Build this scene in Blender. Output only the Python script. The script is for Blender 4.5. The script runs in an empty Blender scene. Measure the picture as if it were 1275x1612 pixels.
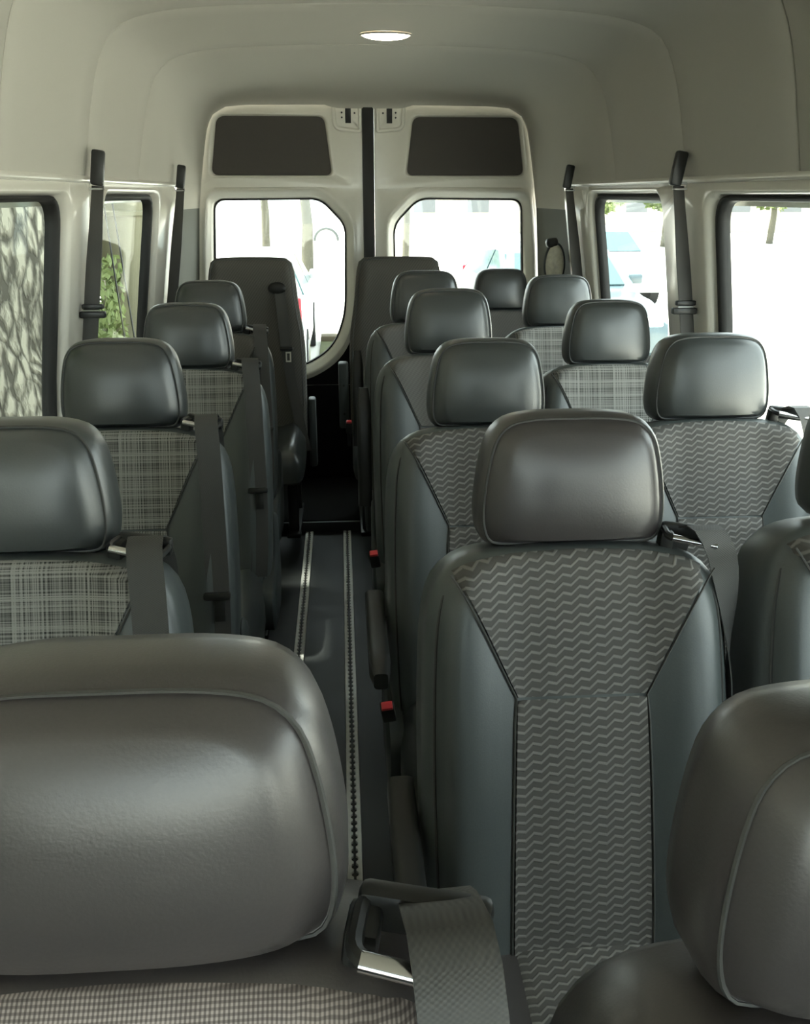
import bpy, bmesh, math, random
from mathutils import Matrix, Vector
random.seed(7)
S = bpy.context.scene
COL = S.collection

# ------------------------------------------------------------------ camera, sky, sun, exposure
EYE = (0.0, 0.0, 1.47)
FOC = 1400.0                                   # focal length in pixels of the 1275 x 1612 frame
PITCH = math.atan(501 / FOC)
YAW = math.atan(103.5 / FOC * math.cos(PITCH))
sp, cp, ss, cs = math.sin(PITCH), math.cos(PITCH), math.sin(YAW), math.cos(YAW)
Fw = Vector((ss * cp, cs * cp, -sp)); Rt = Vector((cs, -ss, 0)); Up = Vector((ss * sp, cs * sp, cp))
cam_d = bpy.data.cameras.new('camera'); cam = bpy.data.objects.new('camera', cam_d); COL.objects.link(cam)
cam.matrix_world = Matrix(((Rt.x, Up.x, -Fw.x, EYE[0]), (Rt.y, Up.y, -Fw.y, EYE[1]), (Rt.z, Up.z, -Fw.z, EYE[2]), (0, 0, 0, 1)))
cam_d.sensor_fit = 'VERTICAL'; cam_d.sensor_height = 24; cam_d.lens = 24 * FOC / 1612
cam_d.clip_start = 0.02; cam_d.clip_end = 400
S.camera = cam
SKY = 4.2
w = bpy.data.worlds.new('world'); S.world = w; w.use_nodes = True
bg = w.node_tree.nodes['Background']; bg.inputs[0].default_value = (0.88, 0.97, 1.0, 1); bg.inputs[1].default_value = SKY
sun_d = bpy.data.lights.new('sun', 'SUN'); sun_d.energy = 30.0; sun_d.angle = math.radians(4); sun_d.color = (1, .95, .85)
sun = bpy.data.objects.new('sun', sun_d); COL.objects.link(sun); sun.rotation_euler = (math.radians(-6), math.radians(-24), 0)
S.view_settings.view_transform = 'Standard'; S.view_settings.look = 'None'
S.view_settings.gamma = 1; S.view_settings.use_curve_mapping = False
S.view_settings.exposure = 0.36
S.cycles.use_denoising = True
S.cycles.max_bounces = 10; S.cycles.diffuse_bounces = 7; S.cycles.transparent_max_bounces = 12
S.cycles.sample_clamp_indirect = 6

XC = 0.145                                     # centre line of the van
GZ = -0.62                                     # ground level under the van

# ------------------------------------------------------------------ materials
class NT:
    def __init__(s, m): s.t = m.node_tree; s.n = s.t.nodes; s.l = s.t.links
    def put(s, sock, v):
        if hasattr(v, 'is_output'): s.l.new(v, sock)
        else: sock.default_value = v
    def math(s, op, a, b=0.0, c=0.0):
        n = s.n.new('ShaderNodeMath'); n.operation = op
        for i, v in enumerate((a, b, c)): s.put(n.inputs[i], v)
        return n.outputs[0]
    def obj(s):
        c = s.n.new('ShaderNodeTexCoord'); x = s.n.new('ShaderNodeSeparateXYZ'); s.l.new(c.outputs['Object'], x.inputs[0])
        return c.outputs['Object'], x.outputs[0], x.outputs[1], x.outputs[2]
    def mix(s, fac, a, b):
        n = s.n.new('ShaderNodeMix'); n.data_type = 'RGBA'
        s.put(n.inputs[0], fac); s.put(n.inputs[6], a); s.put(n.inputs[7], b)
        return n.outputs[2]
    def noise(s, vec, scale, detail=2.0, rough=.5, dim='3D'):
        n = s.n.new('ShaderNodeTexNoise'); n.noise_dimensions = dim
        if dim == '1D': s.put(n.inputs['W'], vec)
        else: s.put(n.inputs['Vector'], vec)
        n.inputs['Scale'].default_value = scale; n.inputs['Detail'].default_value = detail; n.inputs['Roughness'].default_value = rough
        return n.outputs[0]
    def ramp(s, fac, lo, hi):
        n = s.n.new('ShaderNodeMapRange'); n.clamp = True
        s.put(n.inputs[0], fac); n.inputs[1].default_value = lo; n.inputs[2].default_value = hi
        return n.outputs[0]
    def scale(s, vec, v):
        n = s.n.new('ShaderNodeMapping'); s.put(n.inputs[0], vec); n.inputs[3].default_value = v; return n.outputs[0]
    def bump(s, h, strength, dist):
        n = s.n.new('ShaderNodeBump'); s.put(n.inputs['Height'], h); n.inputs['Strength'].default_value = strength
        n.inputs['Distance'].default_value = dist; return n.outputs[0]

def c4(c): return (c[0], c[1], c[2], 1)
def mat(name, col=(.5, .5, .5), rough=.5, metal=0.0, spec=.5, coat=0.0, emit=None):
    m = bpy.data.materials.new(name); m.use_nodes = True
    b = m.node_tree.nodes['Principled BSDF']
    b.inputs['Base Color'].default_value = c4(col); b.inputs['Roughness'].default_value = rough
    b.inputs['Metallic'].default_value = metal; b.inputs['Specular IOR Level'].default_value = spec
    b.inputs['Coat Weight'].default_value = coat
    if emit: b.inputs['Emission Color'].default_value = c4(emit[0]); b.inputs['Emission Strength'].default_value = emit[1]
    return m, NT(m), b
def grainy(name, col, rough, scale, amount=.12, bump=.1, dist=.001, spec=.5, detail=3.0, coat=0.0):
    m, t, b = mat(name, col, rough, 0, spec, coat)
    v, x, y, z = t.obj()
    n = t.noise(v, scale, detail)
    lo = tuple(c * (1 - amount) for c in col); hi = tuple(min(1, c * (1 + amount)) for c in col)
    t.l.new(t.mix(n, c4(lo), c4(hi)), b.inputs['Base Color'])
    if bump: t.l.new(t.bump(n, bump, dist), b.inputs['Normal'])
    b.inputs['Coat Roughness'].default_value = max(.08, rough - .08)
    return m

M = {}
M['leather'] = grainy('leather', (.050, .057, .056), .38, 420, .15, .22, .0006, .95, coat=.5)
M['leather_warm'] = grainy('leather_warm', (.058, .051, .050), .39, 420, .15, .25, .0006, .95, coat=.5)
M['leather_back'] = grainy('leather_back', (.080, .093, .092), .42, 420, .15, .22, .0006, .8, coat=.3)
M['thread'] = grainy('thread', (.075, .075, .070), .6, 900, .2, 0)
M['headliner'] = grainy('headliner', (.51, .49, .435), .95, 700, .05, .06, .0006, .15)
M['pillar_trim'] = grainy('pillar_trim', (.155, .16, .14), .8, 600, .06, .06, .0006, .2)
M['white_paint'] = grainy('white_paint', (.76, .73, .65), .24, 60, .02, 0, spec=.5, coat=.3)
M['rubber'] = grainy('rubber', (.018, .018, .017), .6, 300, .15, .05)
M['black_plastic'] = grainy('black_plastic', (.020, .021, .020), .38, 500, .15, .08, .0004)
M['grey_plastic'] = grainy('grey_plastic', (.06, .07, .07), .5, 500, .1, .08, .0004)
M['dark_board'] = grainy('dark_board', (.074, .066, .058), .75, 300, .06, .05)
M['black_trim'] = grainy('black_trim', (.009, .009, .009), .95, 200, .2, .1, spec=.15)
M['webbing'] = None
M['red'] = mat('red_button', (.72, .05, .06), .4)[0]
M['chrome'] = mat('chrome', (.75, .75, .75), .18, 1.0)[0]
M['steel'] = mat('steel', (.42, .42, .40), .38, 1.0)[0]
M['aluminium'] = grainy('aluminium', (.74, .75, .71), .42, 80, .12, 0)
M['lamp'] = mat('lamp_lens', (1, .95, .85), .4, emit=((1, .86, .66), 9.0))[0]
M['lamp_rim'] = grainy('lamp_rim', (.45, .44, .40), .5, 300, .04, 0)

def make_webbing():
    m, t, b = mat('webbing', (.05, .05, .047), .55)
    v, x, y, z = t.obj()
    s1 = t.math('SINE', t.math('MULTIPLY', x, 2 * math.pi / .0042))
    s2 = t.math('SINE', t.math('MULTIPLY', z, 2 * math.pi / .003))
    h = t.math('MULTIPLY', s1, s2)
    t.l.new(t.mix(t.ramp(h, -1, 1), c4((.068, .068, .065)), c4((.090, .088, .083))), b.inputs['Base Color'])
    t.l.new(t.bump(h, .25, .0006), b.inputs['Normal'])
    return m
M['webbing'] = make_webbing()

def make_floor():
    m, t, b = mat('floor_vinyl', (.03, .034, .034), .5)
    v, x, y, z = t.obj()
    n = t.noise(v, 900, 2); n2 = t.noise(v, 5, 4, .6)
    k = t.math('MULTIPLY', t.ramp(n, .35, .75), t.ramp(n2, .2, .85))
    t.l.new(t.mix(k, c4((.016, .019, .019)), c4((.078, .088, .086))), b.inputs['Base Color'])
    t.l.new(t.math('ADD', t.math('MULTIPLY', n2, .25), .36), b.inputs['Roughness'])
    t.l.new(t.bump(n, .2, .001), b.inputs['Normal'])
    return m
M['floor'] = make_floor()

def make_plaid(name, dark, light):
    m, t, b = mat(name, light, .9, 0, .2)
    v, x, y, z = t.obj()
    nx = t.noise(x, 330, 1.5, .6, '1D'); nz = t.noise(t.math('ADD', z, 7.3), 330, 1.5, .6, '1D')
    gx = t.noise(x, 45, 1, .5, '1D'); gz = t.noise(t.math('ADD', z, 3.1), 45, 1, .5, '1D')
    lx = t.math('MULTIPLY', t.ramp(nx, .38, .62), t.math('ADD', .45, t.ramp(gx, .35, .65)))
    lz = t.math('MULTIPLY', t.ramp(nz, .38, .62), t.math('ADD', .45, t.ramp(gz, .35, .65)))
    k = t.ramp(t.math('ADD', lx, lz), .0, 1.35)
    weave = t.noise(v, 1400, 1)
    k = t.math('MULTIPLY', k, t.math('ADD', .6, t.math('MULTIPLY', weave, .8)))
    t.l.new(t.mix(k, c4(dark), c4(light)), b.inputs['Base Color'])
    t.l.new(t.bump(k, .3, .0008), b.inputs['Normal'])
    return m
def make_zigzag(name, base, line):
    m, t, b = mat(name, base, .9, 0, .2)
    v, x, y, z = t.obj()
    Pd, Sp = .0235, .0130
    tri = t.math('PINGPONG', t.math('DIVIDE', t.math('ADD', x, 1.0), Pd / 2), 1.0)
    q = t.math('SUBTRACT', z, t.math('MULTIPLY', x, .36))
    q = t.math('SUBTRACT', q, t.math('MULTIPLY', tri, .0066))
    fr = t.math('FRACT', t.math('DIVIDE', t.math('ADD', q, 5.0), Sp))
    d = t.math('ABSOLUTE', t.math('SUBTRACT', fr, .5))
    k = t.math('SUBTRACT', 1.0, t.ramp(d, .10, .22))
    # the riser half of each step is thinner and darker
    wv = t.noise(v, 1200, 1)
    k2 = t.math('MULTIPLY', k, t.math('ADD', .55, t.math('MULTIPLY', wv, .75)))
    t.l.new(t.mix(k2, c4(base), c4(line)), b.inputs['Base Color'])
    t.l.new(t.bump(t.math('ADD', k, t.math('MULTIPLY', wv, .25)), .55, .002), b.inputs['Normal'])
    return m
def make_check(name, dark, light):
    m, t, b = mat(name, light, .9, 0, .2)
    v, x, y, z = t.obj()
    sx = t.ramp(t.math('SINE', t.math('MULTIPLY', x, 2 * math.pi / .0025)), -.5, .5)
    sz = t.ramp(t.math('SINE', t.math('MULTIPLY', z, 2 * math.pi / .0025)), -.5, .5)
    wv = t.noise(v, 60, 2)
    k = t.math('MULTIPLY', t.math('MULTIPLY', t.math('ADD', .35, t.math('MULTIPLY', sx, .65)), t.math('ADD', .45, t.math('MULTIPLY', sz, .55))), t.math('ADD', .6, t.math('MULTIPLY', wv, .8)))
    t.l.new(t.mix(k, c4(dark), c4(light)), b.inputs['Base Color'])
    return m
def make_plain(name, dark, light):
    m, t, b = mat(name, light, .9, 0, .2)
    v, x, y, z = t.obj()
    sx = t.math('SINE', t.math('MULTIPLY', t.math('ADD', x, t.math('MULTIPLY', z, .6)), 2 * math.pi / .012))
    sz = t.math('SINE', t.math('MULTIPLY', z, 2 * math.pi / .009))
    k = t.ramp(t.math('MULTIPLY', sx, sz), -.6, .6)
    t.l.new(t.mix(k, c4(dark), c4(light)), b.inputs['Base Color'])
    return m
FAB = {
    'plaid': make_plaid('fabric_plaid', (.052, .054, .051), (.39, .385, .36)),
    'zigzag': make_zigzag('fabric_zigzag', (.130, .125, .118), (.285, .276, .26)),
    'check': make_check('fabric_check', (.07, .06, .057), (.52, .45, .42)),
    'plain': make_plain('fabric_plain', (.155, .150, .140), (.19, .184, .173)),
    'dots': make_plain('fabric_dots', (.105, .10, .09), (.15, .144, .13)),
}
def make_glass():
    m = bpy.data.materials.new('window_glass'); m.use_nodes = True
    n, l = m.node_tree.nodes, m.node_tree.links
    n.remove(n['Principled BSDF']); out = n['Material Output']
    tr = n.new('ShaderNodeBsdfTransparent'); tr.inputs[0].default_value = (.90, .93, .91, 1)
    gl = n.new('ShaderNodeBsdfGlossy'); gl.inputs['Roughness'].default_value = .02
    mx = n.new('ShaderNodeMixShader'); mx.inputs[0].default_value = .05
    l.new(tr.outputs[0], mx.inputs[1]); l.new(gl.outputs[0], mx.inputs[2]); l.new(mx.outputs[0], out.inputs[0])
    return m
M['glass'] = make_glass()

# ------------------------------------------------------------------ mesh helpers
def new_mesh(name, verts, faces, m, smooth=True, angle=38):
    me = bpy.data.meshes.new(name)
    me.from_pydata([tuple(v) for v in verts], [], [tuple(f) for f in faces])
    bm = bmesh.new(); bm.from_mesh(me)
    bmesh.ops.remove_doubles(bm, verts=bm.verts, dist=1e-5)
    bmesh.ops.dissolve_degenerate(bm, dist=1e-6, edges=bm.edges)
    bmesh.ops.recalc_face_normals(bm, faces=bm.faces)
    for f in bm.faces: f.smooth = smooth
    bm.to_mesh(me); bm.free()
    if smooth: me.set_sharp_from_angle(angle=math.radians(angle))
    me.materials.append(m); me.update()
    return me
def link(name, me, parent=None, loc=(0, 0, 0), rot=(0, 0, 0)):
    o = bpy.data.objects.new(name, me); COL.objects.link(o)
    o.parent = parent; o.location = loc; o.rotation_euler = rot
    return o
def obj(name, verts, faces, m, parent=None, loc=(0, 0, 0), rot=(0, 0, 0), smooth=True, angle=38):
    return link(name, new_mesh(name, verts, faces, m, smooth, angle), parent, loc, rot)
def struct(o): o['kind'] = 'structure'; return o
def tag(o, label, cat, group=None):
    o['label'] = label; o['category'] = cat
    if group: o['group'] = group
    return o
def empty(name, loc=(0, 0, 0), rotz=0):
    o = bpy.data.objects.new(name, None); COL.objects.link(o); o.location = loc; o.rotation_euler = (0, 0, rotz)
    o.empty_display_size = .1
    return o
def sm(x, a, b):
    t = max(0, min(1, (x - a) / (b - a))); return t * t * (3 - 2 * t)
def spline(pts, n, closed=False):
    """Catmull-Rom through pts, resampled evenly to n points"""
    P = [Vector(p) for p in pts]; L = len(P); dense = []
    segs = L if closed else L - 1
    for i in range(segs):
        if closed: p0, p1, p2, p3 = P[(i - 1) % L], P[i], P[(i + 1) % L], P[(i + 2) % L]
        else: p0, p1, p2, p3 = P[max(i - 1, 0)], P[i], P[i + 1], P[min(i + 2, L - 1)]
        for k in range(12):
            t = k / 12
            dense.append(.5 * ((2 * p1) + (p2 - p0) * t + (2 * p0 - 5 * p1 + 4 * p2 - p3) * t * t + (3 * p1 - p0 - 3 * p2 + p3) * t ** 3))
    dense.append(P[0] if closed else P[-1])
    return resample(dense, n, closed)
def resample(dense, n, closed=False):
    d = [0]
    for a, b in zip(dense, dense[1:]): d.append(d[-1] + (b - a).length)
    out = []; j = 0; tot = d[-1]
    for k in range(n):
        g = tot * k / (n if closed else n - 1)
        while j < len(d) - 2 and d[j + 1] < g: j += 1
        q = (g - d[j]) / max(d[j + 1] - d[j], 1e-9)
        out.append(dense[j].lerp(dense[j + 1], min(q, 1)))
    return out
def grid_faces(nr, nc, closed=False, off=0):
    f = []
    for r in range(nr - 1):
        for c in range(nc if closed else nc - 1):
            a = off + r * nc + c; b = off + r * nc + (c + 1) % nc
            f.append((a, b, b + nc, a + nc))
    return f
def tube(path, r, closed=False, seg=6, caps=True):
    P = [Vector(p) for p in path]; n = len(P); V = []; nrm = None
    for i in range(n):
        if closed: tg = P[(i + 1) % n] - P[i - 1]
        else: tg = P[min(i + 1, n - 1)] - P[max(i - 1, 0)]
        tg.normalize()
        if nrm is None:
            nrm = Vector((0, 0, 1)) if abs(tg.z) < .9 else Vector((1, 0, 0))
        nrm = (nrm - tg * nrm.dot(tg)).normalized(); bn = tg.cross(nrm)
        rr = r[i] if isinstance(r, (list, tuple)) else r
        for k in range(seg):
            a = 2 * math.pi * k / seg; V.append(P[i] + (nrm * math.cos(a) + bn * math.sin(a)) * rr)
    Fc = grid_faces(n, seg, True)
    if closed: Fc += [((n - 1) * seg + k, (n - 1) * seg + (k + 1) % seg, (k + 1) % seg, k) for k in range(seg)]
    elif caps: Fc += [tuple(range(seg)), tuple((n - 1) * seg + k for k in range(seg))]
    return V, Fc
def join(*parts):
    V, Fc = [], []
    for v, f in parts:
        o = len(V); V += list(v); Fc += [tuple(i + o for i in q) for q in f]
    return V, Fc
def box(x0, x1, y0, y1, z0, z1, bev=0.0, seg=2):
    bm = bmesh.new(); bmesh.ops.create_cube(bm, size=1)
    for v in bm.verts: v.co = Vector(((x0 + x1) / 2 + v.co.x * (x1 - x0), (y0 + y1) / 2 + v.co.y * (y1 - y0), (z0 + z1) / 2 + v.co.z * (z1 - z0)))
    if bev: bmesh.ops.bevel(bm, geom=list(bm.edges), offset=bev, segments=seg, profile=.5, affect='EDGES')
    bm.verts.index_update()
    V = [v.co.copy() for v in bm.verts]; Fc = [tuple(v.index for v in f.verts) for f in bm.faces]; bm.free()
    return V, Fc
def moved(vf, m):
    return [m @ Vector(v) for v in vf[0]], vf[1]
def cyl(p, q, r, seg=16, r2=None):
    return tube([p, q], [r, r if r2 is None else r2], seg=seg)
def ribbon(path, width, thick, axis=(1, 0, 0), taper=None):
    """strap: path of points, flat width along axis"""
    P = [Vector(p) for p in path]; ax = Vector(axis).normalized(); n = len(P); V = []
    for i in range(n):
        tg = (P[min(i + 1, n - 1)] - P[max(i - 1, 0)]).normalized(); nn = tg.cross(ax).normalized()
        wdt = width if taper is None else taper[i]
        for a, b in ((-1, -1), (1, -1), (1, 1), (-1, 1)): V.append(P[i] + ax * (a * wdt / 2) + nn * (b * thick / 2))
    return V, grid_faces(n, 4, True) + [(0, 1, 2, 3), (4 * n - 4, 4 * n - 3, 4 * n - 2, 4 * n - 1)]
def inset(pts, d):
    n = len(pts); out = []
    area = sum(pts[i][0] * pts[(i + 1) % n][1] - pts[(i + 1) % n][0] * pts[i][1] for i in range(n))
    sg = 1 if area > 0 else -1
    for i in range(n):
        a, b = pts[i - 1], pts[(i + 1) % n]
        tx, ty = b[0] - a[0], b[1] - a[1]; l = math.hypot(tx, ty) or 1
        out.append((pts[i][0] - sg * ty / l * d, pts[i][1] + sg * tx / l * d))
    return out
def pillow(outline, rings, spine, front, steps=6, rear_cap=True):
    """outline (x, s); rings [(inset, y)]; then steps towards the spine following front(x, s)"""
    o = [(p[0], p[1]) for p in outline]; n = len(o); V = []
    lo, hi = spine
    for d, y in rings:
        for (x, s_) in inset(o, d): V.append((x, y(x, s_) if callable(y) else y, s_))
    base = inset(o, rings[-1][0])
    for k in range(1, steps + 1):
        t = k / steps
        for (x, s_) in base:
            tx, ts = 0.0, max(lo, min(hi, s_))
            X, Z_ = x + (tx - x) * t, s_ + (ts - s_) * t
            V.append((X, front(X, Z_), Z_))
    Fc = grid_faces(len(rings) + steps, n, True)
    if rear_cap:
        b0 = inset(o, rings[0][0]); off = len(V)
        for (x, s_) in b0: V.append((0.0, rings[0][1], max(lo, min(hi, s_))))
        Fc += [(i, (i + 1) % n, off + (i + 1) % n, off + i) for i in range(n)]
    return V, Fc
def mirror_outline(half, n):
    """half: right side points from top centre to bottom centre (x, s)"""
    pts = list(half) + [(-x, s_) for x, s_ in reversed(half[1:-1])]
    return [(p.x, p.y) for p in spline([(a, b, 0) for a, b in pts], n, True)]
def polar_r(poly, c, th):
    dx, dy = math.cos(th), math.sin(th); best = 0
    n = len(poly)
    for i in range(n):
        ax, ay = poly[i][0] - c[0], poly[i][1] - c[1]; bx, by = poly[(i + 1) % n][0] - c[0], poly[(i + 1) % n][1] - c[1]
        ex, ey = bx - ax, by - ay; den = dx * ey - dy * ex
        if abs(den) < 1e-12: continue
        t = (ax * ey - ay * ex) / den; u = (ax * dy - ay * dx) / den
        if t > 0 and -1e-9 <= u <= 1 + 1e-9: best = max(best, t)
    return best
def round_poly(pts, radii, seg=6):
    """polygon with rounded corners"""
    out = []; n = len(pts)
    for i in range(n):
        p = Vector((*pts[i], 0)); a = Vector((*pts[i - 1], 0)); b = Vector((*pts[(i + 1) % n], 0)); r = radii[i] if isinstance(radii, (list, tuple)) else radii
        da, db = (a - p), (b - p); la, lb = da.length, db.length; da.normalize(); db.normalize()
        q = min(r, la * .49, lb * .49)
        s0, s1 = p + da * q, p + db * q
        for k in range(seg + 1):
            t = k / seg; out.append(tuple((s0 * (1 - t) ** 2 + p * 2 * t * (1 - t) + s1 * t * t)[:2]))
    return out
def thetas(hole, outer, c):
    th = [math.atan2(p[1] - c[1], p[0] - c[0]) for p in list(hole) + list(outer)]
    th = sorted(set(round(t, 4) for t in th)); return th
def hole_rings(hole, outer, c, offs, fmap):
    """surface between outer polygon and hole, then rings at radial offsets; offs [(delta, depth)], fmap(u, v, depth) -> xyz"""
    th = thetas(hole, outer, c); n = len(th); V = []
    ro = [polar_r(outer, c, t) for t in th]; rh = [polar_r(hole, c, t) for t in th]
    def ring(rs, dep):
        for t, r in zip(th, rs): V.append(fmap(c[0] + r * math.cos(t), c[1] + r * math.sin(t), dep))
    ring(ro, offs[0][1])
    for d, dep in offs: ring([min(a + d, b - .0005) for a, b in zip(rh, ro)], dep)
    return V, grid_faces(len(offs) + 1, n, True)
def ring_only(hole, outer, c, offs, fmap):
    V, Fc = hole_rings(hole, outer, c, offs, fmap); n = len(thetas(hole, outer, c))
    return V[n:], grid_faces(len(offs), n, True)
def disc(hole, outer, c, d, dep, fmap, thick=.004):
    th = thetas(hole, outer, c); V = []; n = len(th)
    for dd in (dep, dep + thick):
        for t in th:
            r = polar_r(hole, c, t) + d; V.append(fmap(c[0] + r * math.cos(t), c[1] + r * math.sin(t), dd))
    return V, [tuple(range(n)), tuple(range(2 * n - 1, n - 1, -1))] + [(i, (i + 1) % n, n + (i + 1) % n, n + i) for i in range(n)]

# ------------------------------------------------------------------ van shell
def wall_hw(z):                                 # inner half width of the side walls
    if z >= .95: return .812 + (1.54 - z) * .153 + max(0, z - 1.475) * .7
    return .812 + .59 * .153 + (1 - (z / .95)) * .06
HEAD = [(.820, 1.512), (.800, 1.61), (.774, 1.725), (.742, 1.815), (.70, 1.868), (.62, 1.898), (.49, 1.915), (.25, 1.926), (0, 1.93)]
Y_FRONT, Y_REAR = -1.20, 4.02

# floor
fl = struct(obj('floor', *box(XC - .95, XC + .95, Y_FRONT, 4.75, -.06, 0), M['floor'], smooth=False))
rp = struct(obj('rear_platform', *box(XC - .85, XC + .85, 3.86, 4.51, .001, .055, .006), M['black_trim']))
tr = struct(obj('trim_1', *box(XC - .84, XC + .84, 3.845, 3.862, .001, .05, .003), M['grey_plastic']))
def floor_track(name, x, y0, y1):
    t = struct(obj(name, *join(box(x - .019, x + .019, y0, y1, .0005, .002), ), M['rubber'], smooth=False))
    for sgn in (-1, 1):
        pitch, V, Fc = .025, [], []
        n = int((y1 - y0) / pitch)
        prof = []
        for i in range(n):
            for k in range(8):
                a = k / 8
                yy = y0 + (i + a) * pitch
                d = abs(a - .5) * pitch
                xin = .0030 if d > .0085 else .0030 + math.sqrt(.0085 ** 2 - d * d) * .62
                prof.append((xin, yy))
        prof.append((.0030, y1))
        for xin, yy in prof:
            V += [(x + sgn * xin, yy, .002), (x + sgn * xin, yy, .008), (x + sgn * .0165, yy, .009), (x + sgn * .0185, yy, .001)]
        Fc = grid_faces(len(prof), 4)
        obj('scalloped_rail', V, Fc, M['aluminium'], t, smooth=False)
    return t
floor_track('floor_track', 0.0, 0.2, 3.84)
floor_track('floor_track', -.172, 0.2, 3.84)
for xx in (.33, .60, .92, -.60):
    struct(obj('trim_2' if xx == .33 else 'trim_3', *box(xx - .018, xx + .018, .2, 3.84, .0005, .007, .002), M['aluminium']))

# roof skin and headliner panels
def half_to_full(half):
    return [(-h, z) for h, z in half] + [(h, z) for h, z in reversed(half[:-1])]
skin = half_to_full([(.90, 1.44), (.865, 1.62), (.83, 1.76), (.775, 1.89), (.69, 1.945), (.5, 1.97), (0, 1.99)])
V = []; ys = [Y_FRONT - .02, 0, 1.5, 3, 4.6]
for y in ys:
    for h, z in skin: V.append((XC + h, y, z))
ceiling = struct(obj('ceiling', V, grid_faces(len(ys), len(skin)), M['white_paint']))
sec = [(p.x, p.y) for p in spline([(h, z, 0) for h, z in half_to_full(HEAD)], 61)]
HB = [(p.x, p.y) for p in resample([Vector((h, z, 0)) for h, z in half_to_full([(.790, 1.512), (.775, 1.60), (.757, 1.70), (.742, 1.765), (.712, 1.815), (.655, 1.845), (.56, 1.853), (.19, 1.856), (.165, 1.842), (0, 1.840)])], 61)]
SEAMS = [Y_FRONT, .55, 1.26, 1.94, 2.59, 3.26, Y_REAR + .001]
for ysm in SEAMS[1:-1]:                         # dark backing in the joints
    V = []
    for y in (ysm - .012, ysm + .012):
        for h, z in sec:
            l = math.hypot(h / .9, (z - 1.2) / .75); V.append((XC + h + h / .9 / l * .012, y, z + (z - 1.2) / .75 / l * .012))
    obj('joint_strip', V, grid_faces(2, len(sec)), M['rubber'], ceiling)
for y0, y1 in zip(SEAMS, SEAMS[1:]):
    a, b = y0 + .003, y1 - .003
    V = []; n = len(sec)
    last = y1 > Y_REAR - .02
    rows = [(a, .0115), (a + .001, .004), (a + .006, 0)] + [(a + (b - a) * k / 6, 0) for k in range(1, 6)] + ([(b, 0)] if last else [(b - .006, 0), (b - .001, .004), (b, .0115)])
    def offs(h, z, d):
        nx, nz = h / .9, (z - 1.2) / .75; l = math.hypot(nx, nz); return h + nx / l * d, z + nz / l * d
    for y, d in rows:
        for h, z in sec:
            hh, zz = offs(h, z, d); V.append((XC + hh, y, zz))
    nrow = len(rows)
    if last:                                   # the rear panel flows down into the door opening
        for k in range(1, 13):
            ph = math.pi / 2 * k / 12; wgt = 1 - math.cos(ph)
            for p, q in zip(sec, HB): V.append((XC + p[0] + (q[0] - p[0]) * wgt, Y_REAR + .48 * math.sin(ph), p[1] + (q[1] - p[1]) * wgt))
        nrow += 12
    obj('headliner_panel', V, grid_faces(nrow, n), M['headliner'], ceiling)
# rolled edge along the bottom of the headliner
for sgn, nm in ((-1, 'trim_4'), (1, 'trim_5')):
    pr = [(.820, 1.515), (.815, 1.508), (.816, 1.501), (.823, 1.497), (.836, 1.498), (.850, 1.512)]
    V = []
    for y in (Y_FRONT, 1, 2, 3, Y_REAR):
        for h, z in pr: V.append((XC + sgn * h, y, z))
    struct(obj(nm, V, grid_faces(5, len(pr)), M['white_paint'], angle=80))

# side walls with window openings
WIN = [(-1.10, -.22), (-.02, 1.02), (1.18, 2.435), (2.81, 3.625)]
WZ0, WZ1 = .84, 1.462
ZTOP = 1.56
def side_wall(sgn, nm):
    fm = lambda y, z, dep: (XC + sgn * (wall_hw(z) + dep), y, z)
    parts = []; bounds = [Y_FRONT] + [(WIN[i][1] + WIN[i + 1][0]) / 2 for i in range(3)] + [Y_REAR]
    frames = []
    for i, (y0, y1) in enumerate(WIN):
        hole = round_poly([(y0, WZ0), (y1, WZ0), (y1, WZ1), (y0, WZ1)], .075)
        b0, b1 = bounds[i], bounds[i + 1]
        outer = [(b0, .74), (b1, .74), (b1, ZTOP), (b0, ZTOP)]
        # intermediate outer points keep the bow of the wall
        outer = [(b0, .74), (b1, .74), (b1, .95), (b1, 1.2), (b1, 1.405), (b1, 1.475), (b1, ZTOP), (b0, ZTOP), (b0, 1.475), (b0, 1.2), (b0, .95)]
        c = ((y0 + y1) / 2, (WZ0 + WZ1) / 2)
        parts.append(hole_rings(hole, outer, c, [(.034, 0), (.026, .003), (.016, .012), (.010, .028), (.004, .042)], fm))
        frames.append((hole, outer, c))
    V = []
    for y in (Y_FRONT, 1.3, Y_REAR):
        for z in (0, .2, .4, .6, .74): V.append(fm(y, z, 0))
    lower = (V, grid_faces(3, 5))
    wl = struct(obj(nm, *join(*parts), M['white_paint'], angle=50))
    obj('lower_panel', *lower, M['pillar_trim'], wl)
    return wl, frames, fm
win_no = 1
walls = {}
for sgn, nm in ((-1, 'wall_left'), (1, 'wall_right')):
    wl, frames, fm = side_wall(sgn, nm); walls[nm] = wl
    for hole, outer, c in frames:
        wn = struct(obj('window_%d' % win_no, *ring_only(hole, outer, c, [(.010, .040), (.006, .026), (-.004, .020), (-.016, .024), (-.020, .040), (-.020, .055)], fm), M['rubber'], angle=60))
        obj('pane', *disc(hole, outer, c, -.012, .044, fm), M['glass'], wn, smooth=False)
        win_no += 1
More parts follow.
